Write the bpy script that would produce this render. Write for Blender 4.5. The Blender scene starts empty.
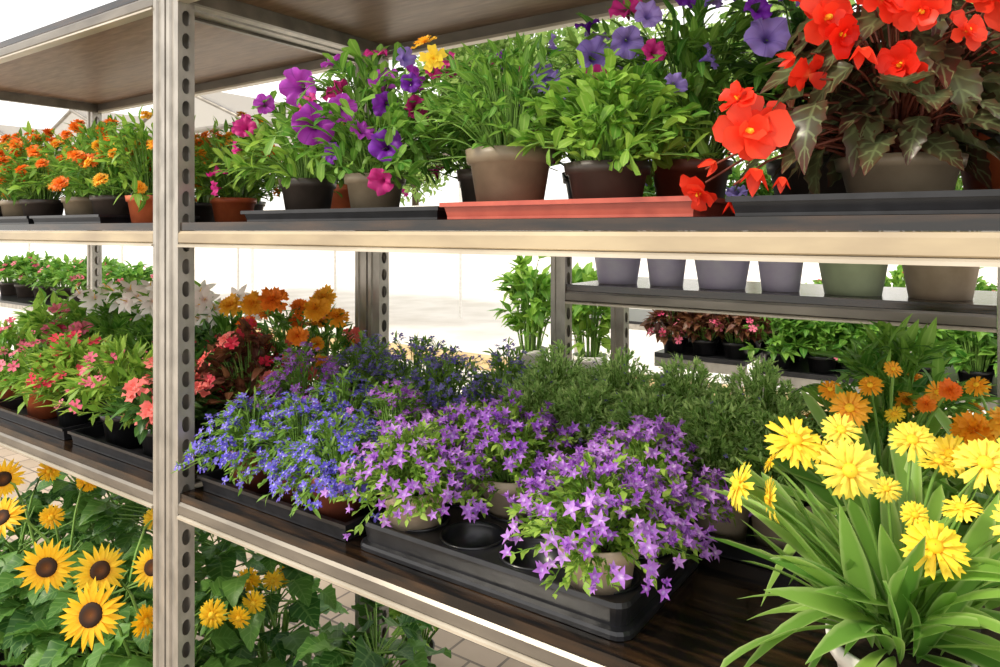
import bpy, math
import numpy as np
rng=np.random.default_rng(11)
pi=math.pi
sc=bpy.context.scene
def lin(h):
    h=h.lstrip('#'); o=[]
    for i in (0,2,4):
        c=int(h[i:i+2],16)/255
        o.append(c/12.92 if c<=.04045 else ((c+.055)/1.055)**2.4)
    return (o[0],o[1],o[2],1)
# ------------------------------------------------ materials
def mixn(nt,fac,a,b):
    n=nt.nodes.new('ShaderNodeMix'); n.data_type='RGBA'
    for s,v in ((n.inputs[0],fac),(n.inputs[6],a),(n.inputs[7],b)):
        if isinstance(v,bpy.types.NodeSocket): nt.links.new(v,s)
        else: s.default_value=v
    return n.outputs[2]
def attr(nt,name):
    n=nt.nodes.new('ShaderNodeAttribute'); n.attribute_name=name; return n.outputs['Fac']
def mrange(nt,v,a,b,c,d):
    n=nt.nodes.new('ShaderNodeMapRange'); n.clamp=True
    nt.links.new(v,n.inputs[0])
    for i,x in zip((1,2,3,4),(a,b,c,d)): n.inputs[i].default_value=x
    return n.outputs[0]
def mth(nt,op,a,b=0.0):
    n=nt.nodes.new('ShaderNodeMath'); n.operation=op
    for s,v in ((n.inputs[0],a),(n.inputs[1],b)):
        if isinstance(v,bpy.types.NodeSocket): nt.links.new(v,s)
        else: s.default_value=v
    return n.outputs[0]
def newmat(name):
    m=bpy.data.materials.new(name); m.use_nodes=True
    nt=m.node_tree; return m,nt,nt.nodes['Principled BSDF'],nt.nodes['Material Output']
def organic(name,c1,c2,rough=.5,trans=.3,base=None,bt=.35,tip=None,tt=.6,vein=None,vs=.6,vw=.25,side=0,edge=None,es=.6):
    m,nt,p,o=newmat(name)
    c=mixn(nt,attr(nt,'rnd'),lin(c1),lin(c2))
    if base: c=mixn(nt,mrange(nt,attr(nt,'tt'),0,bt,1,0),c,lin(base))
    if tip: c=mixn(nt,mrange(nt,attr(nt,'tt'),tt,1,0,1),c,lin(tip))
    if edge: c=mixn(nt,mrange(nt,attr(nt,'ww'),.6,1,0,es),c,lin(edge))
    if vein:
        f=mrange(nt,attr(nt,'ww'),0,vw,vs,0)
        if side:
            a=mth(nt,'SUBTRACT',attr(nt,'tt'),mth(nt,'MULTIPLY',attr(nt,'ww'),.22))
            s=mth(nt,'SINE',mth(nt,'MULTIPLY',a,side))
            f=mth(nt,'MAXIMUM',f,mrange(nt,s,.72,1,0,vs))
        c=mixn(nt,f,c,lin(vein))
    nt.links.new(c,p.inputs['Base Color']); p.inputs['Roughness'].default_value=rough
    p.inputs['Specular IOR Level'].default_value=.35
    if trans:
        t=nt.nodes.new('ShaderNodeBsdfTranslucent'); nt.links.new(c,t.inputs[0])
        mx=nt.nodes.new('ShaderNodeMixShader'); mx.inputs[0].default_value=trans
        nt.links.new(p.outputs[0],mx.inputs[1]); nt.links.new(t.outputs[0],mx.inputs[2]); nt.links.new(mx.outputs[0],o.inputs[0])
    return m
def solid(name,c1,c2=None,rough=.5,metal=0,nscale=20,stretch=(1,1,1),bump=0,contrast=(.35,.65),spec=.5):
    m,nt,p,o=newmat(name)
    tc=nt.nodes.new('ShaderNodeTexCoord'); mp=nt.nodes.new('ShaderNodeMapping'); mp.inputs['Scale'].default_value=stretch
    nt.links.new(tc.outputs['Object'],mp.inputs[0])
    n=nt.nodes.new('ShaderNodeTexNoise'); n.inputs['Scale'].default_value=nscale; n.inputs['Detail'].default_value=6
    nt.links.new(mp.outputs[0],n.inputs[0])
    f=mrange(nt,n.outputs[0],contrast[0],contrast[1],0,1)
    nt.links.new(mixn(nt,f,lin(c1),lin(c2 or c1)),p.inputs['Base Color'])
    p.inputs['Roughness'].default_value=rough; p.inputs['Metallic'].default_value=metal
    p.inputs['Specular IOR Level'].default_value=spec
    if bump:
        b=nt.nodes.new('ShaderNodeBump'); b.inputs['Strength'].default_value=bump; b.inputs['Distance'].default_value=.004
        nt.links.new(n.outputs[0],b.inputs['Height']); nt.links.new(b.outputs[0],p.inputs['Normal'])
    return m
M={}
M['metal']=solid('galvanised_metal','#9a958c','#b6b0a6',.36,.5,26,(1,1,.6),.02)
M['rail']=solid('warm_rail_metal','#a09078','#bcab8c',.38,.3,18,(.3,1,1),.06)
M['railg']=solid('grey_rail_metal','#6c665e','#8c857a',.36,.5,18,(.3,1,1),.06)
M['lip']=solid('bright_rail_lip','#b0a694','#ccc2b0',.3,.3,18,(.3,1,1),.05)
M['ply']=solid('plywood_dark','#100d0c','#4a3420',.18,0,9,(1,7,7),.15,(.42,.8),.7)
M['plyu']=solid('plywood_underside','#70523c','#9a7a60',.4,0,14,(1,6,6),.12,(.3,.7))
M['black']=solid('black_plastic','#141416','#242427',.28,0,30,(1,1,1),.03)
M['redtray']=solid('terracotta_plastic','#a84a3c','#bc5a48',.4,0,25)
M['terra']=solid('terracotta_pot','#b5512c','#cf6a3e',.5,0,25)
M['taupe']=solid('taupe_pot','#80725e','#958670',.42,0,25)
M['dark']=solid('dark_pot','#3a322d','#4a403a',.42,0,25)
M['beige']=solid('beige_pot','#b39f86','#c4b29a',.45,0,25)
M['lilac']=solid('lilac_pot','#d6cce8','#e2dcf0',.45,0,25)
M['sage']=solid('sage_pot','#bccaa4','#c8d6b0',.45,0,25)
M['white']=solid('white_pot','#dedad0','#eeeae2',.5,0,25)
M['brownp']=solid('brown_pot','#6a3524','#7c4230',.45,0,25)
M['soil']=solid('soil','#1c120b','#3a281b',.9,0,90,(1,1,1),.8)
M['bark']=solid('bark','#4b3b2e','#6d5946',.9,0,8,(1,1,.3),.6)
M['wood']=solid('timber','#b59a6c','#cdb487',.7,0,8,(.3,3,3),.2)
M['stem']=organic('stem_green','#6c9440','#8ab254',.5,.1)
M['stemr']=organic('stem_red','#6c3a2c','#8a4a38',.5,.1)
M['g_camp']=organic('leaf_campanula','#6c9a34','#b4d45e',.5,.42)
M['g_lob']=organic('leaf_lobelia','#6a963a','#98c054',.5,.4)
M['g_thyme']=organic('leaf_thyme','#8cb85c','#d6ee9c',.5,.5)
M['g_pet']=organic('leaf_petunia','#46802c','#8cb84a',.42,.42,vein='#b6d878',vs=.4)
M['g_light']=organic('leaf_light','#5f9634','#a2c850',.42,.42,vein='#c6e080',vs=.4)
M['g_dark']=organic('leaf_dark','#2f5226','#58863a',.4,.3,vein='#7aa258',vs=.4)
M['g_bronze']=organic('leaf_bronze','#5c3028','#7e5636',.4,.3,vein='#9e7450',vs=.4)
M['g_gaz']=organic('leaf_gazania','#5c9038','#98c258',.4,.38,edge='#cfe09a',es=.5)
M['g_sun']=organic('leaf_sunflower','#346428','#6a9a42',.42,.38,vein='#8fb864',vs=.4,vw=.12,side=38)
M['g_beg']=organic('leaf_begonia','#3e2a22','#68704a',.28,.35,vein='#8ea06c',vs=.5,vw=.14,side=30,tip='#5a2e26',tt=.6,edge='#5c2a24',es=.6)
M['g_beg2']=organic('leaf_begonia_red','#4e2422','#704a36',.32,.35,vein='#8a8058',vs=.4,vw=.12,side=30,tip='#6a3020',tt=.6)
M['g_tree']=organic('leaf_tree','#6f9444','#b4cc78',.6,.45)
M['f_camp']=organic('petal_campanula','#a258c8','#d09aea',.5,.4,base='#ecd8f6',bt=.35)
M['f_camp2']=organic('petal_campanula_dark','#9450c4','#c084e0',.5,.4,base='#dcc0f0',bt=.3)
M['f_lob']=organic('petal_lobelia','#5a4cd0','#9080ee',.5,.4,base='#f0eefc',bt=.28)
M['f_lobv']=organic('petal_lobelia_violet','#a050c4','#c080dc',.5,.4,base='#e8d8f4',bt=.25)
M['f_lobd']=organic('petal_lobelia_dusk','#6a60b8','#988cd2',.5,.35,base='#cfd0ee',bt=.25)
M['f_pet']=organic('petal_petunia','#a22cae','#c44ccc',.5,.4,base='#6c1470',bt=.4,vein='#761c88',vs=.5,vw=.25)
M['f_petd']=organic('petal_petunia_dark','#6c24a4','#9030bc',.5,.4,base='#380a54',bt=.4)
M['f_petl']=organic('petal_petunia_lilac','#9478d2','#b49ae8',.5,.45,base='#6a4cb0',bt=.4,vein='#7654c0',vs=.5)
M['f_mag']=organic('petal_magenta','#c4247c','#e03c98',.5,.4,base='#7a0c40',bt=.35)
M['f_yel']=organic('petal_yellow','#fcd830','#ffe85c',.5,.3,base='#eea818',bt=.4)
M['f_sun']=organic('petal_sunflower','#fcc010','#ffd834',.5,.35,base='#f09a10',bt=.35)
M['f_ora']=organic('petal_orange','#f4741c','#fd982c',.5,.3,base='#d04c0c',bt=.4)
M['f_ambr']=organic('petal_amber','#f8a41c','#ffc43c',.5,.3,base='#e07008',bt=.4)
M['f_beg']=organic('petal_begonia','#e42412','#ff5234',.42,.42,base='#ff7c48',bt=.25)
M['f_pink']=organic('petal_pink','#e84c78','#fa8ca0',.5,.35,base='#b01840',bt=.3)
M['f_red']=organic('petal_red','#d42444','#ee4c5c',.5,.35)
M['f_salm']=organic('petal_salmon','#f05c54','#fa9488',.5,.35,base='#fff0e4',bt=.5)
M['f_white']=organic('petal_white','#f6e8e2','#fcf8f4',.5,.35,base='#e0b8ac',bt=.25)
M['c_yel']=organic('centre_yellow','#f0b414','#f8cc34',.7,0)
M['c_dark']=organic('centre_dark','#20120a','#3c2410',.8,0,tip='#6c3c10',tt=.5)
# ------------------------------------------------ mesh builder
class MB:
    def __init__(s): s.V=[];s.T=[];s.W=[];s.R=[];s.F=[];s.n=0;s.mats=[]
    def mi(s,m):
        if m not in s.mats: s.mats.append(m)
        return s.mats.index(m)
    def raw(s,V,faces,mat,T=None,W=None,R=.5,smooth=False):
        V=np.asarray(V,float).reshape(-1,3);k=len(V)
        s.V.append(V)
        for L,x,d in ((s.T,T,.5),(s.W,W,.5),(s.R,R,.5)):
            L.append(np.broadcast_to(np.asarray(d if x is None else x,float),(k,)).copy())
        g={}
        for f in faces: g.setdefault(len(f),[]).append(f)
        for l,a in g.items(): s.F.append((np.array(a,int)+s.n,s.mi(mat),smooth))
        s.n+=k
    def inst(s,t,Ms,P,mm,R=None):
        K=len(P)
        if K==0: return
        V=np.einsum('kij,nj->kni',Ms,t['V'])+np.asarray(P)[:,None,:]
        nv=len(t['V'])
        s.V.append(V.reshape(-1,3)); s.T.append(np.tile(t['T'],K)); s.W.append(np.tile(t['W'],K))
        if R is None: R=rng.random(K)
        s.R.append(np.repeat(R,nv))
        off=(s.n+np.arange(K)*nv)[:,None,None]
        for fa,key in t['F']:
            s.F.append(((fa[None]+off).reshape(-1,fa.shape[1]),s.mi(mm[key]),True))
        s.n+=K*nv
    def build(s,name,loc=(0,0,0)):
        V=np.concatenate(s.V)-np.array(loc)
        me=bpy.data.meshes.new(name)
        me.vertices.add(len(V)); me.vertices.foreach_set('co',V.ravel())
        lv=np.concatenate([f.ravel() for f,_,_ in s.F])
        tot=np.concatenate([np.full(len(f),f.shape[1]) for f,_,_ in s.F])
        mi=np.concatenate([np.full(len(f),m) for f,m,_ in s.F])
        sm=np.concatenate([np.full(len(f),x) for f,_,x in s.F])
        me.loops.add(len(lv)); me.loops.foreach_set('vertex_index',lv.astype(np.int32))
        me.polygons.add(len(tot)); me.polygons.foreach_set('loop_start',(np.cumsum(tot)-tot).astype(np.int32))
        me.polygons.foreach_set('material_index',mi.astype(np.int32)); me.polygons.foreach_set('use_smooth',sm.astype(bool))
        for m in s.mats: me.materials.append(M[m])
        me.update(calc_edges=True)
        for nm,L in (('tt',s.T),('ww',s.W),('rnd',s.R)):
            a=me.attributes.new(nm,'FLOAT','POINT'); a.data.foreach_set('value',np.concatenate(L).astype(np.float32))
        ob=bpy.data.objects.new(name,me); ob.location=loc; sc.collection.objects.link(ob); return ob
    def box(s,x0,x1,y0,y1,z0,z1,mat,top=None,bot=None):
        V=[(x0,y0,z0),(x1,y0,z0),(x1,y1,z0),(x0,y1,z0),(x0,y0,z1),(x1,y0,z1),(x1,y1,z1),(x0,y1,z1)]
        s.raw(V,[(0,1,5,4),(1,2,6,5),(2,3,7,6),(3,0,4,7)],mat)
        s.raw(V,[(4,5,6,7)],top or mat); s.raw(V,[(3,2,1,0)],bot or mat)
    def lathe(s,prof,mat,c=(0,0,0),n=28,smooth=True,T=None):
        a=np.arange(n)*2*pi/n; V=[]
        for r,z in prof:
            V+= [(c[0]+r*math.cos(x),c[1]+r*math.sin(x),c[2]+z) for x in a]
        F=[(i*n+j,i*n+(j+1)%n,(i+1)*n+(j+1)%n,(i+1)*n+j) for i in range(len(prof)-1) for j in range(n)]
        s.raw(V,F,mat,smooth=smooth,T=None if T is None else np.repeat(T,n))
    def tubes(s,P,r,mat,n=4):   # P (K,S,3)
        P=np.asarray(P,float); K,S,_=P.shape
        tg=np.gradient(P,axis=1); tg/=np.linalg.norm(tg,axis=2,keepdims=True)+1e-9
        ref=np.where(np.abs(tg[...,2:3])<.9,np.array([0,0,1.]),np.array([1.,0,0]))
        a=np.cross(tg,ref); a/=np.linalg.norm(a,axis=2,keepdims=True)+1e-9; b=np.cross(tg,a)
        r=np.broadcast_to(np.asarray(r,float),(S,))
        an=np.arange(n)*2*pi/n
        V=P[:,:,None,:]+r[None,:,None,None]*(a[:,:,None,:]*np.cos(an)[:,None]+b[:,:,None,:]*np.sin(an)[:,None])
        F=np.array([(i*n+j,i*n+(j+1)%n,(i+1)*n+(j+1)%n,(i+1)*n+j) for i in range(S-1) for j in range(n)])
        s.V.append(V.reshape(-1,3)); N=K*S*n
        s.T.append(np.full(N,.5)); s.W.append(np.full(N,.5)); s.R.append(np.repeat(rng.random(K),S*n))
        off=(s.n+np.arange(K)*S*n)[:,None,None]
        s.F.append(((F[None]+off).reshape(-1,4),s.mi(mat),True)); s.n+=N
    def prism_x(s,x0,x1,prof,mat):
        k=len(prof); V=[(x0,y,z) for y,z in prof]+[(x1,y,z) for y,z in prof]
        s.raw(V,[(i,(i+1)%k,k+(i+1)%k,k+i) for i in range(k)]+[tuple(range(k-1,-1,-1)),tuple(range(k,2*k))],mat)
    def holed(s,w,h,rx,ry,fn,mat,n=16,inner=None):
        q=n//4; o=[]
        for i in range(q): o.append((-1+2*i/q,-1))
        for i in range(q): o.append((1,-1+2*i/q))
        for i in range(q): o.append((1-2*i/q,1))
        for i in range(q): o.append((-1,1-2*i/q))
        V=[fn(x*w/2,y*h/2) for x,y in o]
        for x,y in o:
            a=math.atan2(y,x); V.append(fn(rx*math.cos(a),ry*math.sin(a)))
        s.raw(V,[(i,(i+1)%n,n+(i+1)%n,n+i) for i in range(n)],mat)
# ------------------------------------------------ templates
def prof(kind,t):
    if kind=='lance': return np.sin(pi*t**.8)**.9
    if kind=='ovate': return np.sin(pi*t**.6)**.85
    if kind=='heart': return np.sin(pi*np.clip(t,0,1)**.45)**.75
    if kind=='strap': return np.minimum(1,.35+t*1.6)*(1-t**3)**.6
    if kind=='petal': return (t**.65)*(1-t**6)**.5*1.1+.06*(1-t)
    if kind=='blunt': return (t**.6)*(1-.3*t**6)+.06*(1-t)
    if kind=='point': return np.sin(pi*(t*.97+.03)**.75)
    return t
def leafT(L=1,W=.3,n=5,kind='lance',fold=.25,droop=.3,wave=0,pet=0,serr=0,notch=0):
    s=np.linspace(0,1,n+1); t=1-(1-s)**1.15
    w=W/2*np.maximum(prof(kind,np.clip(t,0.0001,.9999)),.02)
    if serr: w=w*(1+serr*np.where(np.arange(n+1)%2==0,-1,1)*(s<1))
    z=-droop*L*t**2
    V=[];T=[];Wt=[]
    for i in range(n+1):
        y=t[i]*L*(1-.25*droop*t[i])+pet
        wv=wave*math.sin(i*2.4)*w[i]
        nc=notch*L if i==n else 0
        V+=[(-w[i],y,z[i]+fold*w[i]+wv),(0,y-nc,z[i]),(w[i],y,z[i]+fold*w[i]-wv)]; T+=[t[i]]*3; Wt+=[1,0,1]
    F=[];
    for i in range(n):
        for j in (0,1):
            a=i*3+j; F.append((a,a+1,a+4,a+3))
    return dict(V=np.array(V),T=np.array(T),W=np.array(Wt,float),F=[(np.array(F),'a')])
def rx(a): c,s=math.cos(a),math.sin(a); return np.array([[1,0,0],[0,c,-s],[0,s,c]])
def rz(a): c,s=math.cos(a),math.sin(a); return np.array([[c,-s,0],[s,c,0],[0,0,1]])
def combine(parts):
    V=[];T=[];W=[];F=[];n=0
    for t,Mx,P,km in parts:
        V.append(t['V']@Mx.T+np.array(P)); T.append(t['T']);W.append(t['W'])
        for fa,k in t['F']: F.append((fa+n,km.get(k,k)))
        n+=len(t['V'])
    g={}
    for fa,k in F: g.setdefault((fa.shape[1],k),[]).append(fa)
    return dict(V=np.concatenate(V),T=np.concatenate(T),W=np.concatenate(W),F=[(np.concatenate(v),k[1]) for k,v in g.items()])
def latheT(pr,n=10,key='c'):
    V=[];T=[]
    for i,(r,z) in enumerate(pr):
        for j in range(n):
            a=j*2*pi/n; V.append((r*math.cos(a),r*math.sin(a),z)); T.append(i/(len(pr)-1))
    F=[(i*n+j,i*n+(j+1)%n,(i+1)*n+(j+1)%n,(i+1)*n+j) for i in range(len(pr)-1) for j in range(n)]
    return dict(V=np.array(V),T=np.array(T),W=np.ones(len(V)),F=[(np.array(F),key)])
I3=np.eye(3)
def rings(spec,center=None,jit=.12):
    ps=[]
    for n,e,L,pt,r0 in spec:
        ph=rng.random()*6
        for i in range(n):
            a=ph+i*2*pi/n+rng.normal()*jit*.4; el=e+rng.normal()*jit
            R_=rz(a)@rx(el); sc_=L*(1+rng.normal()*jit*.4)
            ps.append((pt,R_*sc_,rz(a)@np.array([0,r0,0.]),{}))
    if center: ps.append((center,I3,(0,0,0),{}))
    return combine(ps)
T_={}
T_['camp']=[combine([(leafT(.95,.44,4,'point',.4,.35),rz(i*2*pi/5+rng.normal()*.1)@rx(e+rng.normal()*.15),(0,0,0),{}) for i in range(5)]+[(latheT([(.02,-.5),(.16,-.3),(.22,0)],5,'a'),I3,(0,0,0),{})]) for e in (.55,.8,1.0,1.25)]
def lobT():
    ps=[]
    for a,L,W in ((0,1,.62),(1.0,.95,.6),(-1.0,.95,.6),(2.6,.7,.3),(-2.6,.7,.3)):
        ps.append((leafT(1,W,3,'petal',.1,.15),rz(a)@rx(.15)*L,(0,0,0),{}))
    return combine(ps)
T_['lob']=[lobT() for _ in range(2)]
def petT(n=30):
    rr=[.05,.14,.3,.55,.8,1.0]; zz=[-.9,-.55,-.2,-.02,.05,.0]; V=[];T=[];W=[]
    ph=rng.random()*6
    for r,z in zip(rr,zz):
        for j in range(n):
            a=j*2*pi/n; lobe=1-.16*abs(math.cos(2.5*a))**8*(r>.5)
            zw=.18*math.sin(7*a+ph)*r**2+.12*math.sin(11*a)*r**3
            V.append((r*lobe*math.cos(a),r*lobe*math.sin(a),z+zw)); T.append(r); W.append(min(1,abs(math.sin(2.5*a+pi/2))*2))
    F=[(i*n+j,i*n+(j+1)%n,(i+1)*n+(j+1)%n,(i+1)*n+j) for i in range(len(rr)-1) for j in range(n)]
    return dict(V=np.array(V),T=np.array(T),W=np.array(W),F=[(np.array(F),'a')])
T_['pet']=[petT() for _ in range(4)]
pw=leafT(1,.5,4,'blunt',-.25,.05,.6,notch=.14); pd=leafT(1,.38,6,'blunt',-.35,.12,.10,notch=.12); ps_=leafT(1,.24,5,'lance',.3,.12)
T_['mari']=[rings([(12,-.1,1,pw,.05),(11,.25,.92,pw,.05),(10,.6,.8,pw,.03),(8,.95,.65,pw,.02),(5,1.3,.5,pw,0)],None,.22) for _ in range(3)]
dome=latheT([(.26,.02),(.25,.12),(.16,.2),(.02,.23)],10)
T_['daisy']=[rings([(12,-.02,1,pd,.12),(11,.2,.82,pd,.12),(8,.5,.5,pd,.1)],dome,.08) for _ in range(4)]
sd=latheT([(.44,-.02),(.47,.06),(.4,.12),(.25,.13),(.12,.1),(.01,.09)],18)
T_['sun']=[rings([(19,.05,1,ps_,.3),(17,.22,.9,ps_,.28)],sd,.12) for _ in range(3)]
pb=leafT(1,.95,6,'petal',.3,.1,.16)
T_['beg']=[rings([(4,.15,1,pb,0),(4,.5,.85,pb,0),(3,.95,.6,pb,0)],latheT([(.1,.1),(.08,.3),(.01,.34)],6),.25) for _ in range(4)]
T_['begb']=[rings([(4,1.15,1,leafT(1,.5,5,'ovate',-.4,.1),0)],None,.15) for _ in range(2)]
pf=leafT(1,.8,4,'blunt',.1,.05,.35,notch=.08)
T_['dian']=[rings([(5,.12,1,pf,.02)],None,.08) for _ in range(2)]
T_['dbl']=[rings([(5,.1,1,pf,.02),(5,.5,.75,pf,.02),(4,.9,.5,pf,0)],None,.12) for _ in range(2)]
T_['lily']=[rings([(6,.45,1,leafT(1,.46,5,'lance',-.2,.5),.02)],latheT([(.03,.0),(.03,.6),(.01,.65)],5),.1) for _ in range(2)]
L_small=[leafT(1,.5,3,'ovate',.2,.2)]
L_lob=[leafT(1,.26,3,'lance',.25,.25)]
L_ov=[leafT(1,.52,5,'ovate',.3,d,.1) for d in (.1,.35)]
L_spat=[leafT(1,.42,5,'petal',.3,d,.06) for d in (.1,.4)]
L_lan=[leafT(1,.28,5,'lance',.3,d) for d in (.1,.4)]
L_nee=[leafT(1,.30,2,'lance',.2,.1)]
L_heart=[leafT(1,.85,8,'heart',.28,d,.15,.0,.04) for d in (.15,.45)]
L_beg=[leafT(1,.5,14,'ovate',.32,d,.12,0,.09) for d in (.2,.5)]
L_strap=[leafT(1,w,8,'petal' if k else 'lance',.32,d) for k,w,d in ((0,.17,.05),(1,.15,.3),(0,.17,.6),(1,.14,.1))]
# ------------------------------------------------ frames
def nrm(v): return v/(np.linalg.norm(v,axis=-1,keepdims=True)+1e-9)
def frameY(d,up=None,jit=.35):
    d=nrm(d); K=len(d)
    u=np.tile(np.array([0,0,1.]),(K,1)) if up is None else up
    u=u+rng.normal(size=(K,3))*jit
    z=nrm(u-(u*d).sum(1,keepdims=True)*d); x=np.cross(d,z)
    return np.stack([x,d,z],axis=2)
def frameZ(d):
    d=nrm(d); r=rng.normal(size=d.shape); x=nrm(r-(r*d).sum(1,keepdims=True)*d); y=np.cross(d,x)
    return np.stack([x,y,d],axis=2)
def scat(mb,tl,mm,P,F,S):
    k=rng.integers(0,len(tl),len(P))
    for i,t in enumerate(tl):
        m=k==i
        if m.any(): mb.inst(t,F[m]*S[m][:,None,None],P[m],mm)
def pot(mb,c,rt,rb,h,mat):
    mb.lathe([(0.001,0),(rb,0),(rb+(rt-rb)*.78,h*.78),(rt*1.03,h*.79),(rt*1.07,h),(rt*1.0,h),(rt*.96,h*.86)],mat,c)
    mb.lathe([(rt*.97,h*.87),(rt*.5,h*.9),(0.001,h*.9)],'soil',c,18)
EYE=1.45
FACE=(.75,-.8,.15)
def bushy(name,loc,p=None,R=.12,H=.1,ns=60,leaf=None,nl=400,fl=(),hang=.03,pts=(),stem='stem',sr=.0012,upb=.5,tmin=.2,fsub=.12,out=1.0,face=(.35,-.5,.3),low=0,fwd=.015,flat=0.5):
    x,y,z=loc; mb=MB(); rt=.05;h=.09
    if p: rt,rb,h,pm=p; pot(mb,loc,rt,rb,h,pm)
    c=np.array([x,y,z+h*.88])
    a=rng.random(ns)*2*pi; u=np.sqrt(rng.random(ns)); u[:ns//3]=.75+.25*rng.random(ns//3)
    rad=R*u*(.85+.3*rng.random(ns))
    E=np.stack([rad*np.cos(a),rad*np.sin(a),low+H*np.maximum(1-u**2,.0)**flat*(.8+.3*rng.random(ns))-hang*u**2+.012],1)+c
    B=np.stack([rt*.6*u*np.cos(a),rt*.6*u*np.sin(a),np.zeros(ns)],1)+c
    C=(B+E)/2; C[:,2]=np.maximum(E[:,2],c[2])+.25*H*rng.random(ns); C[:,:2]=B[:,:2]*.6+E[:,:2]*.4
    if len(pts):
        EP=np.array([q[:3] for q in pts],float); k=len(pts)
        BP=np.tile(c,(k,1))+rng.normal(size=(k,3))*np.array([rt*.3,rt*.3,0]); CP=(BP*.5+EP*.5); CP[:,2]=np.maximum(EP[:,2],BP[:,2]+.04)+.015
        E=np.concatenate([E,EP]);B=np.concatenate([B,BP]);C=np.concatenate([C,CP])
    bz=lambda i,t:(1-t)[:,None]**2*B[i]+2*((1-t)*t)[:,None]*C[i]+t[:,None]**2*E[i]
    tt=np.linspace(0,1,6); NS=len(B)
    P=np.stack([bz(np.arange(NS),np.full(NS,q)) for q in tt],1)
    mb.tubes(P,np.linspace(sr*1.4,sr*.7,6),stem,3)
    if leaf:
        tl,mm,s0,s1=leaf
        i=rng.integers(0,NS,nl); t=tmin+(1-tmin)*rng.random(nl)**.8
        Pl=bz(i,t); tan=nrm(2*(1-t)[:,None]*(C[i]-B[i])+2*t[:,None]*(E[i]-C[i]))
        o=Pl-c; o[:,2]*=.3; o=nrm(o)
        d=tan*.5+rng.normal(size=(nl,3))*.55+o*.5*out; d[:,2]+=upb*.4
        scat(mb,tl,{'a':mm},Pl,frameY(d),s0+(s1-s0)*rng.random(nl))
    for tl,mm,s0,s1,n in fl:
        i=rng.integers(0,ns,n) if n>ns else rng.permutation(ns)[:n]
        t=1-fsub*rng.random(n)*(1 if n<=ns else 2.5)
        Pf=bz(i,t)+rng.normal(size=(n,3))*s1*.45
        o=nrm(Pf-(c-np.array([0,0,R*.4]))); d=o+rng.normal(size=(n,3))*.35+np.array(face)*.6
        Pf=Pf+o*s1*.6
        scat(mb,tl,mm,Pf,frameZ(d),s0+(s1-s0)*rng.random(n))
    for q in pts:
        if len(q)>4:
            tl,mm=q[4]; d=np.array([q[5] if len(q)>5 else FACE],float)+rng.normal(size=(1,3))*.25
            scat(mb,tl,mm,np.array([q[:3]],float)+nrm(d)*fwd,frameZ(d),np.array([q[3]*(.87 if tl is T_['pet'] else 1)]))
    return mb,name,loc
def done(r): return r[0].build(r[1],r[2])
# ------------------------------------------------ trays & trolleys
def cup_tray(name,x0,x1,y0,y1,z,nx,ny,r,h=.036,mat='black'):
    mb=MB(); m=.014; px=(x1-x0-2*m)/nx; py=(y1-y0-2*m)/ny
    for i in range(nx):
        for j in range(ny):
            cx=x0+m+px*(i+.5);cy=y0+m+py*(j+.5)
            mb.holed(px,py,r,r,lambda a,b:(cx+a,cy+b,z+h),mat,32)
            mb.lathe([(r+.003,h+.0002),(r+.003,h+.003),(r,h+.003),(r*.97,h*.9),(r*.86,.005),(.001,.004)],mat,(cx,cy,z),32)
    def ring(pr):
        V=[]
        for o,zz in pr:
            c=.022-o*.5
            X0,X1,Y0,Y1=x0+o,x1-o,y0+o,y1-o
            for cx_,cy_,a0 in ((X0+c,Y0+c,pi),(X1-c,Y0+c,1.5*pi),(X1-c,Y1-c,0),(X0+c,Y1-c,.5*pi)):
                for k in range(5): V.append((cx_+c*math.cos(a0+k*pi/8),cy_+c*math.sin(a0+k*pi/8),zz))
        N=20
        mb.raw(V,[(i*N+j,i*N+(j+1)%N,(i+1)*N+(j+1)%N,(i+1)*N+j) for i in range(len(pr)-1) for j in range(N)],mat)
    ring([(m+.004,z+h-.001),(m,z+h),(m-.003,z+h+.006),(m-.007,z+h+.006),(m-.009,z+h),(m-.005,z+.012),(m-.012,z+.010),(m-.014,z+.006),(m-.014,z+.0005),(m-.010,z+.0005)])
    return mb.build(name)
def flat_tray(name,x0,x1,y0,y1,z,h=.025,mat='black',t=.004):
    mb=MB()
    mb.box(x0+.006,x1-.006,y0+.006,y1-.006,z+.0005,z+.004,mat)
    def ring(pr):
        V=[]
        for o,zz in pr: V+=[(x0+o,y0+o,zz),(x1-o,y0+o,zz),(x1-o,y1-o,zz),(x0+o,y1-o,zz)]
        mb.raw(V,[(i*4+j,i*4+(j+1)%4,(i+1)*4+(j+1)%4,(i+1)*4+j) for i in range(len(pr)-1) for j in range(4)],mat)
    ring([(.007,z+.0006),(.003,z+h-.006),(-.002,z+h-.006),(-.002,z+h),(.007,z+h),(.011,z+.004)])
    return mb.build(name)
def post(mb,x0,y0,z0,z1,wx=.04,wy=.034):
    for yy,sg in ((y0,1),(y0+wy,-1)):
        pr=[(0,0),(.011,0),(.013,.004),(wx-.013,.004),(wx-.011,0),(wx,0)]
        V=[(x0+a,yy+sg*b,z0) for a,b in pr]+[(x0+a,yy+sg*b,z1) for a,b in pr]; k=len(pr)
        mb.raw(V,[(i,i+1,k+i+1,k+i) for i in range(k-1)],'metal')
    n=int((z1-z0)/.042); hh=(z1-z0)/n
    for i in range(n):
        zc=z0+hh*(i+.5)
        for xx in (x0,x0+wx):
            mb.holed(wy,hh,.0088,.0150,lambda a,b:(xx,y0+wy/2+a,zc+b),'metal',16)
    mb.box(x0,x0+wx,y0,y0+wy,z1,z1+.002,'metal')
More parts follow.
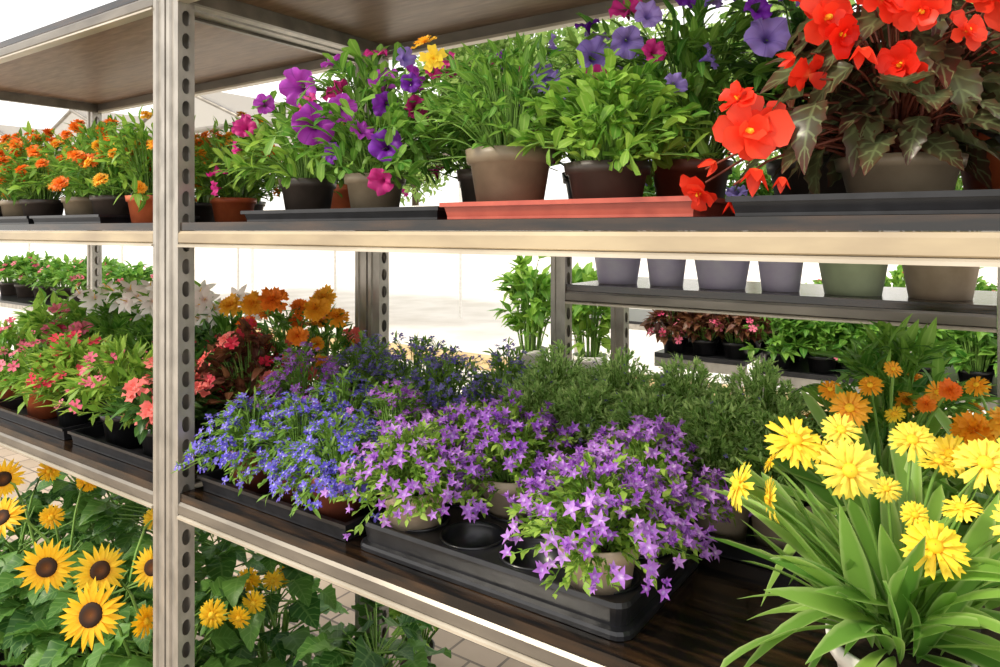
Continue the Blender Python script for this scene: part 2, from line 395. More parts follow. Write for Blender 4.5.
def shelf(mb,x0,x1,y0,y1,zt,rail='railg',bars=True):
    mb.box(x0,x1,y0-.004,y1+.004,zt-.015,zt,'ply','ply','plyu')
    for yc,s in ((y0,-1),(y1,1)):
        f=lambda a,b:(yc+s*a,zt-.015+b)
        mb.prism_x(x0,x1,[f(-.012,-.001),f(.004,-.001),f(.008,-.006),f(.008,-.022),f(.005,-.024),f(-.012,-.024)],rail)
        mb.prism_x(x0,x1,[f(-.012,-.0245),f(.006,-.0245),f(.011,-.027),f(.011,-.031),f(-.012,-.031)],'lip')
    for xa,xb in ((x0,x0+.012),(x1-.012,x1)): mb.box(xa,xb,y0+.013,y1-.013,zt-.045,zt-.016,rail)
    if bars:
        for k in range(1,3):
            xm=x0+(x1-x0)*k/3; mb.box(xm-.012,xm+.012,y0+.013,y1-.013,zt-.03,zt-.016,rail)
def trolley(name,x0,x1,y0,y1,shelves,zt=1.915,pw=.04):
    mb=MB()
    for px in (x0,x1-pw):
        for py in (y0,y1-.034): post(mb,px,py,.12,zt)
    for z in shelves:
        shelf(mb,x0+pw+.001,x1-pw-.001,y0+.008,y1-.008,z,'rail' if z==S1 else 'railg',z<1.9)
        for px in (x0,x1-pw):
            mb.box(px+.004,px+pw-.004,y0+.036,y1-.036,z-.04,z-.02,'metal')
    mb.box(x0,x1,y0,y1,.10,.12,'metal'); mb.box(x0+.01,x1-.01,y0+.01,y1-.01,.1205,.135,'ply')
    for px in (x0+.08,x1-.08):
        for py in (y0+.07,y1-.07):
            mb.tubes(np.array([[(px,py-.015,.055),(px,py+.015,.055)]]),.05,'black',16)
            mb.raw([(px+.05*math.cos(k*pi/8),py-.015,.055+.05*math.sin(k*pi/8)) for k in range(16)],[tuple(range(16))],'black')
            mb.box(px-.02,px+.02,py-.02,py+.02,.098,.1,'metal')
    return mb.build(name)
S1=EYE+.014; S2=.955; S3=1.925
trolley('plant_trolley',-.04,1.40,0,.565,[S1,S2,S3])
trolley('plant_trolley',-1.49,-.046,0,.565,[S1,S2,S3])
trolley('plant_trolley',.37,1.30,.74,1.10,[1.32,.62],1.44)
# ------------------------------------------------ ground etc
def ground():
    m,nt,p,o=newmat('paving')
    tc=nt.nodes.new('ShaderNodeTexCoord')
    b=nt.nodes.new('ShaderNodeTexBrick'); b.inputs['Scale'].default_value=2.6
    b.inputs['Color1'].default_value=lin('#98866f'); b.inputs['Color2'].default_value=lin('#b09c86'); b.inputs['Mortar'].default_value=lin('#5c5146')
    b.inputs['Mortar Size'].default_value=.014
    nt.links.new(tc.outputs['Object'],b.inputs[0])
    n=nt.nodes.new('ShaderNodeTexNoise'); n.inputs['Scale'].default_value=5; n.inputs['Detail'].default_value=8
    nt.links.new(tc.outputs['Object'],n.inputs[0])
    c=mixn(nt,mrange(nt,n.outputs[0],.35,.75,0,.4),b.outputs[0],lin('#bcaa94'))
    nt.links.new(c,p.inputs['Base Color']); p.inputs['Roughness'].default_value=.8
    M['paving']=m
    M['concrete']=solid('pale_concrete','#d8d0c2','#ece5da',.85,0,1.2)
    mb=MB(); mb.raw([(-40,-8,0),(15,-8,0),(15,40,0),(-40,40,0)],[(0,1,2,3)],'concrete'); mb.build('ground')
    mb=MB(); mb.box(-8,5,-3,1.75,.0002,.004,'paving'); mb.build('brick_paving')
ground()
# ------------------------------------------------ LOWER SHELF right trolley
z2=S2+.0006
cup_tray('plant_tray',.44,.90,.03,.295,z2,4,2,.047)
zr=z2+.006
P11=(.052,.037,.088)
def camp(x,y,R=.125,H=.085,n=130,f='f_camp',hang=.03):
    done(bushy('potted_campanula',(x,y,zr),P11+('beige',),R,H,170,(L_small,'g_camp',.011,.020),2600,[(T_['camp'],{'a':f},.0095,.0150,n)],hang,tmin=.05,fsub=.08))
camp(.832,.092,.125,.092,330,hang=.03); camp(.508,.095,.118,.085,160,hang=.03); camp(.600,.228,.13,.10,320,'f_camp2'); camp(.832,.228,.12,.10,320)
camp(.49,.235,.09,.085,150,'f_camp2')
flat_tray('plant_tray',.02,.42,.03,.30,z2,.03); flat_tray('plant_tray',.02,.46,.32,.55,z2,.03); flat_tray('plant_tray',.49,1.03,.32,.55,z2,.03)
zf=z2+.0045
def lobe(x,y,f,R=.12,H=.085,n=260,hang=.05):
    done(bushy('potted_lobelia',(x,y,zf),(.05,.037,.085,'brownp'),R,H,110,(L_lob,'g_lob',.014,.026),1500,[(T_['lob'],{'a':f},.0075,.0115,n)],hang,tmin=.05,fsub=.15))
lobe(.105,.09,'f_lob',.125,.08,380,.05); lobe(.225,.10,'f_lob',.11,.09,330); lobe(.345,.085,'f_lob',.12,.08,360,.05)
lobe(.08,.23,'f_lobv',.11,.15,520,.02); lobe(.205,.225,'f_lob',.11,.11,300); lobe(.335,.225,'f_lobv',.115,.11,330)
lobe(.08,.40,'f_lobd',.11,.15,320,.0); lobe(.20,.44,'f_lobd',.12,.15,340,.0); lobe(.32,.40,'f_lobd',.12,.14,340,0)
lobe(.42,.48,'f_lobd',.09,.15,240,0)
for x,y,hh in ((.55,.39,.12),(.54,.49,.155),(.66,.38,.12),(.67,.49,.155),(.78,.38,.125),(.80,.49,.16),(.90,.38,.13),(.93,.49,.165),(.99,.39,.13)):
    done(bushy('potted_thyme',(x,y,zf),(.05,.037,.085,'beige' if y<.45 else 'taupe'),.092,hh,220,(L_nee,'g_thyme',.010,.018),4200,[(T_['lob'],{'a':'f_lobd'},.004,.006,25)],.01,tmin=.25,flat=.3,upb=1.0,out=1.0))
def rosette(name,loc,p,nl,Ls,leafm,pts,emin=.1,emax=1.3,hues=None):
    x,y,z=loc; mb=MB(); rt,rb,h,pm=p; pot(mb,loc,rt,rb,h,pm); c=np.array([x,y,z+h*.88])
    a=rng.random(nl)*2*pi; e=emin+(emax-emin)*rng.random(nl)
    d=np.stack([np.cos(a)*np.cos(e),np.sin(a)*np.cos(e),np.sin(e)],1)
    P=c+np.stack([np.cos(a),np.sin(a),0*a],1)*rt*.6*rng.random(nl)[:,None]+np.array([0,0,1])*.05*rng.random(nl)[:,None]
    scat(mb,L_strap,{'a':leafm},P,frameY(d,None,.35),Ls[0]+(Ls[1]-Ls[0])*rng.random(nl))
    k=len(pts); E=np.array([q[:3] for q in pts],float); B=np.tile(c,(k,1)); C=B*.45+E*.55; C[:,2]=B[:,2]*.2+E[:,2]*.8
    t=np.linspace(0,1,8)[None,:,None]
    mb.tubes((1-t)**2*B[:,None]+2*t*(1-t)*C[:,None]+t*t*(E-np.array([0,0,.003]))[:,None],.0018,'stem',5)
    for q in pts:
        d=np.array([q[5] if len(q)>5 else (.1,-.75,.6)])+rng.normal(size=(1,3))*.25
        scat(mb,q[4][0],q[4][1],np.array([q[:3]],float),frameZ(d),np.array([q[3]]))
    mb.build(name,loc)
DY=(T_['daisy'],{'a':'f_yel','c':'c_yel'}); DA=(T_['daisy'],{'a':'f_ambr','c':'c_yel'}); MO=(T_['mari'],{'a':'f_ora'}); MA=(T_['mari'],{'a':'f_ambr'})
rosette('potted_coreopsis',(1.18,.06,z2),(.062,.045,.085,'white'),135,(.10,.20),'g_gaz',[
 (1.094,.009,1.238,.028,DY),(1.146,-.003,1.221,.027,DY,(.2,-.9,.4)),(1.041,-.004,1.186,.024,DY,(-.5,-.4,.5)),(1.073,-.005,1.178,.022,DY,(-.9,-.3,.2)),
 (1.217,-.027,1.175,.025,DY,(0,-.5,.9)),(1.252,.046,1.235,.025,DY),(1.215,.06,1.225,.018,DY,(.4,-.3,1)),(1.17,.06,1.19,.013,DY),(1.28,.0,1.2,.023,DY),(1.13,.05,1.245,.018,DY),(1.235,.0,1.205,.016,DY,(0,-.2,1)),
 (1.19,.09,1.235,.022,DY),(1.11,.06,1.215,.014,DY),(1.06,.05,1.20,.014,DY,(-.5,-.3,.6)),(1.20,.0,1.19,.012,DY),(1.27,.08,1.24,.022,DY)],.2,1.35)
rosette('potted_coreopsis',(1.14,.32,z2),(.062,.045,.095,'taupe'),100,(.11,.21),'g_gaz',[
 (1.117,.184,1.238,.022,DA),(1.13,.25,1.255,.015,DA),(1.08,.27,1.24,.014,DA),(1.219,.17,1.205,.022,DY),(1.24,.209,1.226,.024,MA),(1.19,.25,1.24,.012,MO),(1.20,.28,1.25,.013,DA),(1.16,.22,1.23,.012,DY),(1.215,.24,1.262,.013,MO),(1.1,.3,1.22,.014,DA),(1.15,.3,1.27,.011,DA)])
rosette('potted_coreopsis',(1.29,.30,z2),(.062,.045,.095,'taupe'),100,(.11,.21),'g_gaz',[(1.27,.2,1.24,.020,MA),(1.3,.25,1.25,.016,MO),(1.31,.15,1.22,.024,DY),(1.24,.3,1.26,.014,DA)])
done(bushy('potted_daisy_bush',(1.13,.47,z2),(.06,.045,.09,'dark'),.12,.23,80,(L_lan,'g_pet',.03,.06),800,[(T_['mari'],{'a':'f_ambr'},.012,.018,10)],.0,(),sr=.0015,tmin=.1))
# ------------------------------------------------ UPPER SHELF right trolley
z1=S1+.0006; z1t=z1+.0045
flat_tray('terracotta_tray',.615,.985,.03,.27,z1,.024,'redtray')
flat_tray('plant_tray',.14,.60,.04,.24,z1,.02); flat_tray('plant_tray',1.02,1.34,.03,.27,z1,.022)
PU=lambda f:(T_['pet'],{'a':f})
P13=(.062,.046,.098)
pts=[(.263,.074,1.70,.040,PU('f_pet'),(.4,-.9,.2)),(.335,.04,1.622,.042,PU('f_pet'),(.7,-.9,.2)),(.476,.065,1.578,.032,PU('f_petd')),(.475,.06,1.53,.026,PU('f_mag'),(.2,-.6,-.4)),
 (.35,.085,1.677,.030,PU('f_mag'),(-.1,-.5,.6)),(.431,.11,1.69,.030,PU('f_pet'),(.3,-.5,.5)),(.45,.09,1.655,.026,PU('f_petd'),(.7,-.3,.2)),(.40,.12,1.735,.026,PU('f_mag'),(0,-.3,.9)),(.42,.06,1.60,.024,PU('f_pet'),(.8,-.4,.2)),(.30,.07,1.66,.024,PU('f_mag'),(-.3,-.6,.5)),(.48,.11,1.69,.026,PU('f_pet'),(.5,0,1)),(.455,.12,1.73,.022,PU('f_petl')),(.39,.05,1.65,.028,PU('f_pet')),(.37,.06,1.575,.022,PU('f_petd'),(.3,-.8,-.1)),(.50,.10,1.64,.024,PU('f_mag'),(.8,-.4,.2)),(.32,.1,1.73,.024,PU('f_pet'),(-.4,-.3,.8))]
done(bushy('potted_petunia',(.385,.13,z1t),(.05,.038,.075,'taupe'),.18,.19,80,(L_spat,'g_pet',.022,.046),820,(),.03,pts,sr=.0014,tmin=.15))
pts=[(.068,.10,1.646,.028,PU('f_mag'),(-.3,-.6,.3)),(.10,.07,1.60,.018,PU('f_mag'),(-.6,-.3,.3)),(.045,.05,1.573,.024,PU('f_mag'),(.1,-.5,-.4)),(.05,.06,1.53,.018,PU('f_mag'),(.1,-.5,-.5)),(.14,.05,1.63,.024,PU('f_mag')),(.19,.05,1.67,.022,PU('f_pet'))]
done(bushy('potted_petunia',(.20,.14,z1t),(.05,.038,.075,'dark'),.15,.14,70,(L_spat,'g_light',.022,.042),620,(),.03,pts,sr=.0014,tmin=.15))
done(bushy('potted_petunia',(.06,.38,z1),(.055,.042,.085,'terra'),.13,.13,60,(L_lan,'g_pet',.025,.045),560,[(T_['pet'],{'a':'f_mag'},.018,.022,7)],.02,(),sr=.0014))
pts=[(.575,.048,1.71,.022,(T_['dbl'],{'a':'f_ambr'}),(-.2,-.6,.4)),(.585,.05,1.70,.02,(T_['dbl'],{'a':'f_yel'}),(.5,-.6,.2)),(.56,.07,1.685,.016,PU('f_mag')),(.53,.06,1.67,.018,PU('f_petd')),(.70,.16,1.675,.024,PU('f_petl')),(.72,.1,1.65,.022,PU('f_petl'),(.5,-.3,.6)),(.75,.12,1.64,.018,PU('f_petl')),(.66,.12,1.70,.018,PU('f_petd'))]
done(bushy('potted_nemesia',(.672,.12,z1t),P13+('taupe',),.14,.15,100,(L_lan,'g_pet',.018,.034),820,(),.02,pts,sr=.0012,tmin=.2))
done(bushy('potted_calibrachoa',(.56,.22,z1),(.05,.04,.085,'dark'),.14,.17,80,(L_lan,'g_pet',.02,.036),700,[(T_['pet'],{'a':'f_mag'},.016,.022,14)],.0,(),sr=.0014))
done(bushy('potted_impatiens',(.83,.12,z1t),(.055,.042,.07,'dark'),.12,.12,90,(L_spat,'g_light',.022,.042),800,(),.02,(),sr=.0016,tmin=.1,upb=.7))
pts=[(.765,.20,1.704,.034,PU('f_petl')),(.809,.23,1.77,.030,PU('f_mag'),(.2,-.6,.6)),(.708,.16,1.666,.026,PU('f_petl'),(.3,-.7,.2)),(.82,.20,1.724,.028,PU('f_petl'),(.5,-.5,0)),(.89,.24,1.785,.026,PU('f_petd')),(.75,.22,1.75,.022,PU('f_petd'),(-.3,-.3,1)),(.93,.20,1.68,.022,PU('f_petl'),(.9,0,.3)),(.87,.17,1.69,.02,PU('f_mag')),(.72,.18,1.72,.024,PU('f_petl'),(-.6,-.3,.5)),(.85,.2,1.75,.024,PU('f_petl')),(.93,.22,1.76,.022,PU('f_petl'),(.3,0,1)),(.78,.18,1.67,.022,PU('f_mag')),(.9,.17,1.64,.02,PU('f_petl'))]
done(bushy('potted_petunia',(.87,.325,z1),(.06,.045,.09,'brownp'),.18,.22,100,(L_lan,'g_pet',.028,.052),950,(),.0,pts,sr=.0014,tmin=.15))
pts=[(1.011,.22,1.70,.034,PU('f_petl'),(.5,-.8,-.1)),(1.0,.2,1.73,.022,PU('f_petd')),(.97,.22,1.76,.022,PU('f_petl'),(-.2,-.3,1)),(1.03,.22,1.75,.024,PU('f_petl'),(.6,0,.6))]
done(bushy('potted_petunia',(1.03,.40,z1),(.06,.045,.09,'dark'),.15,.22,60,(L_spat,'g_dark',.028,.048),620,(),.0,pts,sr=.0016,tmin=.15))
done(bushy('potted_petunia',(.66,.42,z1),(.06,.045,.09,'dark'),.17,.20,70,(L_lan,'g_light',.028,.048),720,[(T_['pet'],{'a':'f_petl'},.02,.028,16)],.0,(),sr=.0016,tmin=.15))
done(bushy('potted_petunia',(.42,.42,z1),(.06,.045,.09,'dark'),.15,.18,70,(L_lan,'g_pet',.028,.048),660,[(T_['pet'],{'a':'f_mag'},.02,.026,14)],.0,(),sr=.0016,tmin=.15))
# begonias
BG=(T_['beg'],{'a':'f_beg','c':'c_yel'}); BB=(T_['begb'],{'a':'f_beg'})
bp=[(1.033,.04,1.557,.042,BG,(.3,-.9,.1)),(1.05,.03,1.53,.03,BB,(0,-.4,-1)),(.993,.036,1.503,.027,BG,(-.3,-.5,-.3)),(1.02,.05,1.50,.024,BB,(0,-.2,-1)),(.985,.06,1.52,.02,BB,(-.5,0,-1)),
 (1.108,.04,1.665,.034,BG),(1.18,.05,1.67,.040,BG),(1.189,.055,1.614,.028,BG,(.2,-.6,-.2)),(1.25,.09,1.667,.04,BG),(1.112,.04,1.605,.024,BG,(-.4,-.4,.2)),(1.09,.07,1.69,.030,BG),(1.22,.04,1.69,.035,BG),(1.14,.06,1.70,.036,BG),(1.07,.08,1.60,.022,BB,(-.5,-.3,-.6)),(1.03,.07,1.585,.024,BB,(-.3,-.3,1)),(1.15,.03,1.64,.026,BB,(0,-.3,-1)),(1.3,.1,1.7,.04,BG),
 (1.125,.03,1.65,.024,BG),(1.225,.05,1.635,.022,BG),(1.265,.06,1.69,.034,BG),(1.06,.05,1.565,.026,BG),(1.04,.035,1.58,.026,BG,(-.2,-.6,.5)),(1.015,.045,1.535,.022,BB,(-.4,-.4,-.5)),(1.16,.02,1.67,.026,BG),(1.10,.05,1.635,.022,BB,(-.6,-.4,0)),(1.2,.03,1.66,.026,BG),(1.075,.04,1.52,.018,BB,(0,-.3,-1))]
def begonia(x,y,pts,n,seed=0,R=.17,H=.2,pm='taupe',lm='g_beg',h=.10,rt=.066):
    r=bushy('potted_begonia',(x,y,z1t),(rt,rt*.76,h,pm),R*.8,H,16,None,0,(),.02,pts,'stemr',.002,tmin=.2)
    mb=r[0]; c=np.array([x,y,z1t+h])
    a=rng.random(n)*2*pi; e=-.1+1.3*rng.random(n); rr=R*(.3+.62*rng.random(n))
    P=c+np.stack([rr*np.cos(a)*np.cos(e),rr*np.sin(a)*np.cos(e),H*.95*np.sin(np.maximum(e,0))*(.5+.5*rng.random(n))+.015],1)
    d=np.stack([np.cos(a),np.sin(a),.1-.9*rng.random(n)],1)+rng.normal(size=(n,3))*.3
    up=np.stack([.9*np.cos(a),.9*np.sin(a),np.ones(n)],1)
    scat(mb,L_beg,{'a':lm},P,frameY(d,up,.3),.055+.045*rng.random(n))
    t=np.linspace(0,1,5)[None,:,None]; B=np.tile(c,(n,1))[:,None]
    mb.tubes(B*(1-t)+P[:,None]*t+np.array([0,0,.02])*(t*(1-t)*4),.0014,'stemr',3)
    done(r)
begonia(1.17,.165,bp,150,pm='taupe',h=.062,rt=.062,H=.21,R=.155)
begonia(1.28,.36,[(1.25,.28,1.72,.035,BG),(1.3,.25,1.69,.035,BG),(1.2,.3,1.7,.03,BG),(1.27,.24,1.63,.03,BG)],90,pm='terra',lm='g_beg2')
begonia(1.10,.33,[(1.08,.22,1.74,.03,BG),(1.05,.25,1.68,.03,BG),(1.13,.22,1.76,.03,BG)],60,R=.13,H=.19,pm='dark',lm='g_beg2')
# ------------------------------------------------ LEFT trolley upper
flat_tray('plant_tray',-.70,-.36,.03,.27,z1,.02); flat_tray('plant_tray',-1.05,-.72,.03,.27,z1,.02); flat_tray('plant_tray',-1.42,-1.07,.03,.27,z1,.02)
for i,(x,y,pm) in enumerate([(-.27,.10,'terra'),(-.43,.10,'dark'),(-.57,.10,'taupe'),(-.68+.0,.2,'dark'),(-.80,.10,'dark'),(-.93,.10,'taupe'),(-1.14,.1,'dark'),(-1.3,.1,'dark'),(-.22,.27,'terra'),(-.36,.40,'dark'),(-.55,.40,'dark'),(-.75,.40,'dark'),(-.95,.42,'dark'),(-1.15,.4,'dark'),(-.12,.44,'terra')]):
    fl=[(T_['mari'],{'a':'f_ora' if i%3 else 'f_ambr'},.013,.020,26)] if i not in (8,14) else [(T_['mari'],{'a':'f_ora'},.012,.018,6)]
    done(bushy('potted_marigold',(x,y,z1t if (y<.25 and x<-.3) else z1),(.05,.04,.06,pm),.12,.16 if y<.3 else .20,70,(L_lan,'g_pet' if i%2 else 'g_light',.022,.042),640,fl,.01,(),sr=.0014,tmin=.1))
# LEFT trolley lower
flat_tray('plant_tray',-.50,-.12,.03,.28,z2,.03); flat_tray('plant_tray',-.95,-.53,.03,.28,z2,.03); flat_tray('plant_tray',-1.4,-.98,.03,.28,z2,.03)
def lowp(name,x,y,leafm,fl,R=.12,H=.14,pm='black',L=L_lan,ls=(.03,.05),nl=420,pot_h=.08,pts=()):
    done(bushy(name,(x,y,zf if y<.28 else z2),(.055,.042,pot_h,pm),R,H,60,(L,leafm,ls[0],ls[1]),nl,fl,.01,pts,sr=.0015,tmin=.1,face=(.6,-.7,.3)))
lowp('potted_begonia',-.19,.09,'g_dark',[(T_['dbl'],{'a':'f_salm'},.022,.032,13)],.10,.10,L=L_ov,nl=280)
lowp('potted_dianthus',-.37,.10,'g_camp',[(T_['dian'],{'a':'f_pink'},.014,.019,50)],.12,.13,L=L_nee,ls=(.03,.06),nl=1000)
lowp('potted_dianthus',-.60,.10,'g_camp',[(T_['dian'],{'a':'f_red'},.014,.019,40)],.12,.12,L=L_nee,ls=(.03,.06),nl=1000)
lowp('potted_dianthus',-.80,.11,'g_light',[(T_['dian'],{'a':'f_pink'},.013,.018,20)],.12,.10,pm='terra')
lowp('potted_dianthus',-1.05,.11,'g_light',[(T_['dian'],{'a':'f_pink'},.013,.018,20)],.12,.12,pm='terra')
for x in (-.42,-.60,-.78,-.96):
    pl=[(x+rng.normal()*.06,.28+rng.random()*.14,1.20+rng.random()*.075,.040,(T_['lily'],{'a':'f_white','c':'c_yel'}),(.6+rng.normal()*.5,-.6,.5)) for _ in range(8)]
    lowp('potted_lily',x,.39,'g_pet',[],.10,.18,L=L_lan,ls=(.04,.07),nl=420,pts=pl)
lowp('potted_petunia',-1.16,.38,'g_light',[(T_['pet'],{'a':'f_pink'},.022,.03,10)],.13,.18,L=L_ov,ls=(.035,.055))
lowp('potted_petunia',-1.34,.35,'g_light',[(T_['pet'],{'a':'f_pink'},.022,.03,8)],.10,.18,L=L_ov,ls=(.035,.055))
lowp('potted_impatiens',-.13,.25,'g_bronze',[(T_['dbl'],{'a':'f_salm'},.02,.028,14),(T_['dian'],{'a':'f_red'},.016,.022,16)],.12,.18,L=L_ov,ls=(.028,.045),nl=460)
lowp('potted_impatiens',-.29,.27,'g_dark',[(T_['dian'],{'a':'f_red'},.018,.024,16)],.12,.15,L=L_ov,ls=(.03,.05),nl=400)
UPF=(.6,-.5,.7)
mp=[(-.24,.34,1.265,.032,MA,UPF),(-.16,.34,1.275,.036,MO,UPF),(-.08,.40,1.255,.034,MA,UPF),(-.29,.42,1.24,.030,MO,UPF),(-.05,.44,1.23,.028,MA,UPF),(-.12,.46,1.275,.030,MA,UPF),(-.20,.30,1.215,.026,MO,UPF),(-.33,.34,1.25,.03,MA,UPF),(-.06,.33,1.20,.026,MO,UPF)]
lowp('potted_marigold',-.24,.45,'g_pet',[(T_['mari'],{'a':'f_ora'},.020,.026,7)],.13,.20,L=L_lan,pts=mp[:4]+mp[5:8])
lowp('potted_marigold',-.10,.45,'g_pet',[(T_['mari'],{'a':'f_ambr'},.020,.026,6),(T_['dbl'],{'a':'f_salm'},.018,.026,8)],.10,.18,L=L_lan,pts=mp[4:5]+mp[8:])
# ------------------------------------------------ sunflowers on base shelves
SU=(T_['sun'],{'a':'f_sun','c':'c_dark'}); SMY=(T_['daisy'],{'a':'f_sun','c':'c_yel'})
SF=(.85,-.5,.25)
heads=[(-.451,-.035,.71,.044,SU,SF),(-.391,.043,.688,.042,SU,SF),(-.302,-.016,.6475,.050,SU,SF),(-.348,.134,.671,.038,SU,(.6,-.8,.1)),(-.195,.18,.594,.030,SMY),(-.677,-.035,.76,.040,SU,SF),(-.833,.222,.736,.028,SMY),(-.588,.272,.678,.026,SMY),(-.305,.348,.568,.028,SMY),(-.365,.5,.5,.028,SMY),(-.24,.06,.62,.03,SMY,(.9,-.3,.1)),(-.9,.05,.78,.040,SU),(-.75,.1,.70,.028,SMY),(-.22,.3,.56,.026,SMY),(-.28,.40,.555,.024,SMY),(-.16,.22,.58,.024,SMY),(-1.0,.2,.74,.030,SMY)]
heads=[(h[0]+.085,h[1]-.037,h[2]+.037)+tuple(h[3:]) for h in heads]
pos=[(x,y) for x in (-1.25,-1.0,-.75,-.5,-.25) for y in (.12,.40)]+[(.10,.12),(.12,.40),(.34,.16)]
asg={i:[] for i in range(len(pos))}
for hd in heads:
    i=min(range(len(pos)),key=lambda k:(pos[k][0]-hd[0])**2+(pos[k][1]-hd[1])**2); asg[i].append(hd)
for i,(x,y) in enumerate(pos):
    hh=.40 if x<0 else .28
    r=bushy('potted_sunflower',(x,y,.136),(.075,.055,.12,'dark'),.10,hh*.75,10,None,0,(),0,asg[i],sr=.004,fwd=.0)
    mb=r[0]; n=90; a=rng.random(n)*2*pi; hz=.14+hh*rng.random(n)**.8; rr=.03+.12*rng.random(n)
    if y<.2: hz*=.90
    P=np.stack([x+rr*np.cos(a),y+rr*np.sin(a),.136+hz],1)
    P[:,1]=np.maximum(P[:,1],.02)
    d=np.stack([np.cos(a),np.sin(a),.1-.5*rng.random(n)],1)+rng.normal(size=(n,3))*.2
    scat(mb,L_heart,{'a':'g_sun'},P,frameY(d,None,.25),.055+.045*rng.random(n))
    B=np.stack([np.full(n,x),np.full(n,y),.136+hz-.05],1); t=np.linspace(0,1,3)[None,:,None]
    mb.tubes(B[:,None]*(1-t)+P[:,None]*t,.0022,'stem',4)
    done(r)
done(bushy('potted_ground_shrub',(-.30,1.0,.0045),(.06,.045,.09,'dark'),.14,.24,40,(L_ov,'g_light',.04,.07),200,(),0,(),sr=.0025,tmin=.2))
# ------------------------------------------------ row 2 pots
zz=1.32+.0006
for x,pm,r in ((.50,'lilac',.062),(.625,'lilac',.05),(.755,'lilac',.066),(.88,'lilac',.05),(1.02,'sage',.07),(1.17,'beige',.07)):
    done(bushy('potted_shrub',(x,.84,zz),(r,r*.75,.10,pm),.13,.17,50,(L_lan,'g_pet' if r<.06 else 'g_light',.03,.055),330,[(T_['pet'],{'a':'f_petl'},.018,.025,5)],-.02,(),sr=.0018,tmin=.3))
def bench(name,x0,x1,y0,y1,z):
    mb=MB(); mb.box(x0,x1,y0,y1,z-.018,z,'black')
    for yy in (y0,y1-.03): mb.box(x0,x1,yy,yy+.03,z-.055,z-.019,'metal')
    n=max(2,int((x1-x0)/1.1)+1)
    for k in range(n):
        xx=x0+.03+(x1-x0-.09)*k/(n-1)
        for yy in (y0+.03,y1-.07): mb.box(xx,xx+.03,yy,yy+.03,0,z-.056,'metal')
    mb.build(name)
bench('plant_bench',.15,.50,1.9,2.4,.97); bench('plant_bench',.53,3.0,1.9,2.4,.95); bench('plant_bench',-.45,.10,1.55,1.85,.86)
bench('plant_bench',-1.2,4.5,3.6,4.3,.85)
for x,y,s in ((-.30,1.7,.26),(-.03,1.7,.22)):
    done(bushy('potted_ficus',(x,y,.8606),(.065,.05,.11,'white'),.13,.34,30,(L_ov,'g_light',.05,.09),330,(),-.02,(),sr=.003,tmin=.1,upb=-.5,flat=.3))
k=0
for x in list(np.arange(.21,.5,.12))+list(np.arange(.60,2.95,.15)):
    for y in (1.96,2.13,2.30):
        k+=1; br=x<.5
        lm='g_bronze' if br else ['g_light','g_pet','g_light'][k%3]
        fl=[(T_['dian'],{'a':'f_pink' if k%3 else 'f_red'},.014,.02,14)] if br else ([(T_['dbl'],{'a':'f_red'},.02,.028,12)] if 1.5<x<1.8 else ([(T_['dian'],{'a':'f_pink'},.012,.018,6)] if k%4==0 else []))
        done(bushy('potted_bedding_plant',(x,y,.9706 if br else .9506),(.05,.04,.06,'black'),.12,.13 if br else .17,40,(L_ov,lm,.035,.055),380,fl,.01,(),sr=.0018,tmin=.2))
for x in np.arange(-1.0,4.4,.3):
    k+=1
    done(bushy('potted_bedding_plant',(x,3.95,.8506),(.09,.07,.12,'dark'),.2,.24,50,(L_ov,('g_light','g_pet')[k%2],.05,.08),340,[(T_['dian'],{'a':('f_pink','f_red','f_ora')[k%3]},.02,.028,8)],.0,(),sr=.002,tmin=.2)) if x>.4 else None
for x,y,h in ((1.28,1.33,.78),(1.52,1.30,.80)):
    done(bushy('potted_laurel',(x,y,.0045),(.13,.10,.22,'dark'),.17,h,50,(L_ov,'g_light',.05,.085),620,(),-.1,(),sr=.004,tmin=.15))
bench('plant_bench',-6.4,-3.8,1.8,2.4,.85)
for x in np.arange(-6.2,-3.8,.35):
    done(bushy('potted_bedding_plant',(x,2.05,.8506),(.09,.07,.12,'dark'),.2,.22,50,(L_ov,'g_pet',.05,.09),300,[(T_['dian'],{'a':'f_pink'},.02,.03,10)],.0,(),sr=.002,tmin=.2))
mb=MB(); mb.box(-14,6,5.2,5.32,0,.14,'wood'); mb.build('timber_kerb')
# ------------------------------------------------ canopy
m,nt,p,o=newmat('awning_fabric'); p.inputs['Base Color'].default_value=lin('#aeaaa4'); p.inputs['Roughness'].default_value=.7
t=nt.nodes.new('ShaderNodeBsdfTranslucent'); t.inputs[0].default_value=lin('#bcb8b0'); mx=nt.nodes.new('ShaderNodeMixShader'); mx.inputs[0].default_value=.5
nt.links.new(p.outputs[0],mx.inputs[1]);nt.links.new(t.outputs[0],mx.inputs[2]);nt.links.new(mx.outputs[0],o.inputs[0]); M['fabric']=m
mb=MB()
xs=np.arange(-15,-3.1,3.0)
for i in range(len(xs)-1):
    a,b=xs[i],xs[i+1]-.03; mid=(a+b)/2; z0,zr_=2.75,3.35
    for y0,y1 in ((4.5,6.5),(6.5,8.5)):
        mb.raw([(a,y0,z0),(mid,y0,zr_),(mid,y1-.05,zr_),(a,y1-.05,z0)],[(0,1,2,3)],'fabric'); mb.raw([(mid,y0,zr_),(b,y0,z0),(b,y1-.05,z0),(mid,y1-.05,zr_)],[(0,1,2,3)],'fabric')
for x in xs:
    for y in (4.5,8.5): mb.tubes(np.array([[(x,y,0),(x,y,2.74)]]),.025,'white',10)
    mb.tubes(np.array([[(x,4.5,2.74),(x,8.5,2.74)]]),.035,'railg',8)
for y in (4.5,6.5,8.5): mb.tubes(np.array([[(xs[0],y,2.72),(xs[-1],y,2.72)]]),.035,'railg',8)
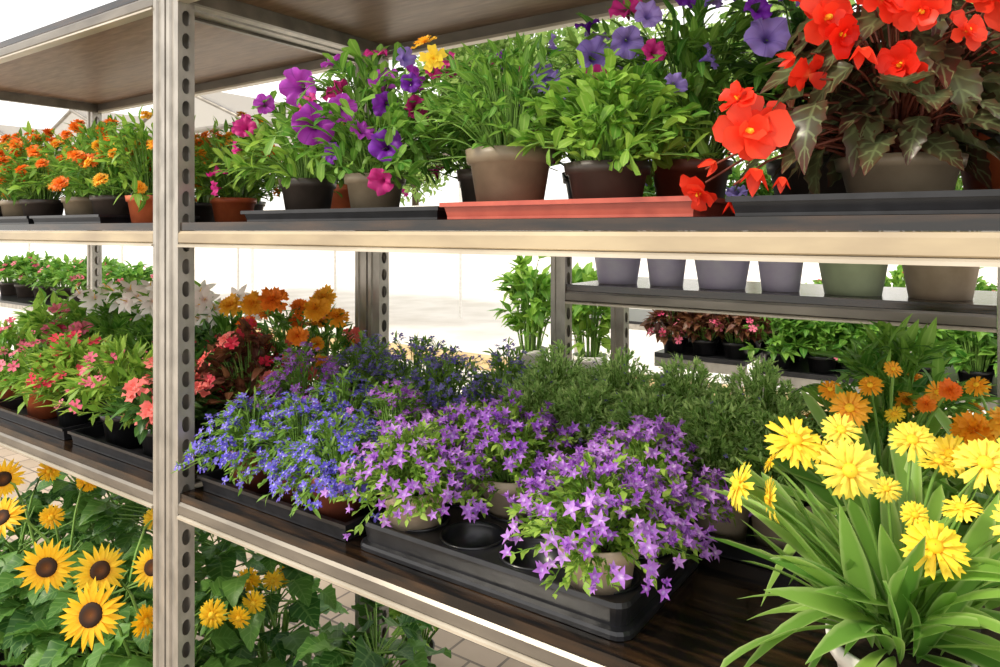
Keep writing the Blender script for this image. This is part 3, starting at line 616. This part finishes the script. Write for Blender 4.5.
for i in range(len(xs)-1):
    for y in (4.5,6.5,8.5): mb.tubes(np.array([[(xs[i],y,2.72),((xs[i]+xs[i+1])/2,y,3.3)],[(xs[i+1],y,2.72),((xs[i]+xs[i+1])/2,y,3.3)]]),.026,'railg',8)
mb.build('awning')
M['wallw']=solid('white_render','#f2eee6','#faf7f2',.8,0,3)
mb=MB(); mb.box(-26,9,15,15.2,0,2.1,'wallw'); mb.box(-26,9,14.97,15.23,2.1,2.16,'wallw'); mb.build('wall_back')
def tree(name,x,y,h,R,n=5000):
    mb=MB(); mb.tubes(np.array([[(x,y,0),(x+.05,y,h*.3),(x-.05,y+.05,h*.6),(x,y,h*.85)]]),np.array([.16,.13,.1,.05]),'bark',10)
    cl=rng.normal(size=(22,3)); cl=nrm(cl)*R*(.35+.6*rng.random((22,1)))*np.array([1,1,.8])+np.array([x,y,h*.75])
    br=np.stack([np.tile([x,y,h*.45],(22,1)),(cl+np.array([x,y,h*.5]))/2,cl],1); mb.tubes(br,np.array([.06,.04,.015]),'bark',6)
    i=rng.integers(0,22,n); P=cl[i]+nrm(rng.normal(size=(n,3)))*R*.42*rng.random((n,1))**.4
    scat(mb,L_ov,{'a':'g_tree'},P,frameY(rng.normal(size=(n,3))),.18+.16*rng.random(n)); mb.build(name)
tree('garden_tree',-7.6,16.8,7.2,2.5); tree('garden_tree',-3.8,17.5,7.4,2.6); tree('garden_tree',1.5,17.5,7.0,2.6); tree('garden_tree',-15.5,18,6.4,2.6); tree('garden_tree',-11.3,16.8,8.0,3.0,6500)
# ------------------------------------------------ light
w=bpy.data.worlds.new('world'); sc.world=w; w.use_nodes=True; nt=w.node_tree; bg=nt.nodes['Background']
tc=nt.nodes.new('ShaderNodeTexCoord'); sp=nt.nodes.new('ShaderNodeSeparateXYZ'); nt.links.new(tc.outputs['Generated'],sp.inputs[0])
f=mrange(nt,sp.outputs[2],-.05,.6,0,1)
nt.links.new(mixn(nt,f,(1,.96,.89,1),(.96,.96,1,1)),bg.inputs[0]); bg.inputs[1].default_value=1.6
L=bpy.data.lights.new('sun','SUN'); L.energy=3.2; L.angle=math.radians(9); L.color=(1,.91,.75)
lo=bpy.data.objects.new('sun',L); sc.collection.objects.link(lo)
from mathutils import Vector
d=Vector((-.55,-.72,.80)); lo.rotation_euler=d.to_track_quat('Z','Y').to_euler()
# ------------------------------------------------ camera
cam=bpy.data.cameras.new('camera'); co=bpy.data.objects.new('camera',cam); sc.collection.objects.link(co)
co.location=(1.263,-.751,EYE); fw=Vector((-.573,.819,0)); co.rotation_euler=fw.to_track_quat('-Z','Y').to_euler()
cam.sensor_width=36; cam.lens=714*36/1000; cam.shift_y=-(333.5-230)/1000; cam.clip_start=.02; cam.clip_end=200
sc.camera=co
try:
    sc.view_settings.view_transform='Standard'; sc.view_settings.look='None'
except Exception as e: print(e)
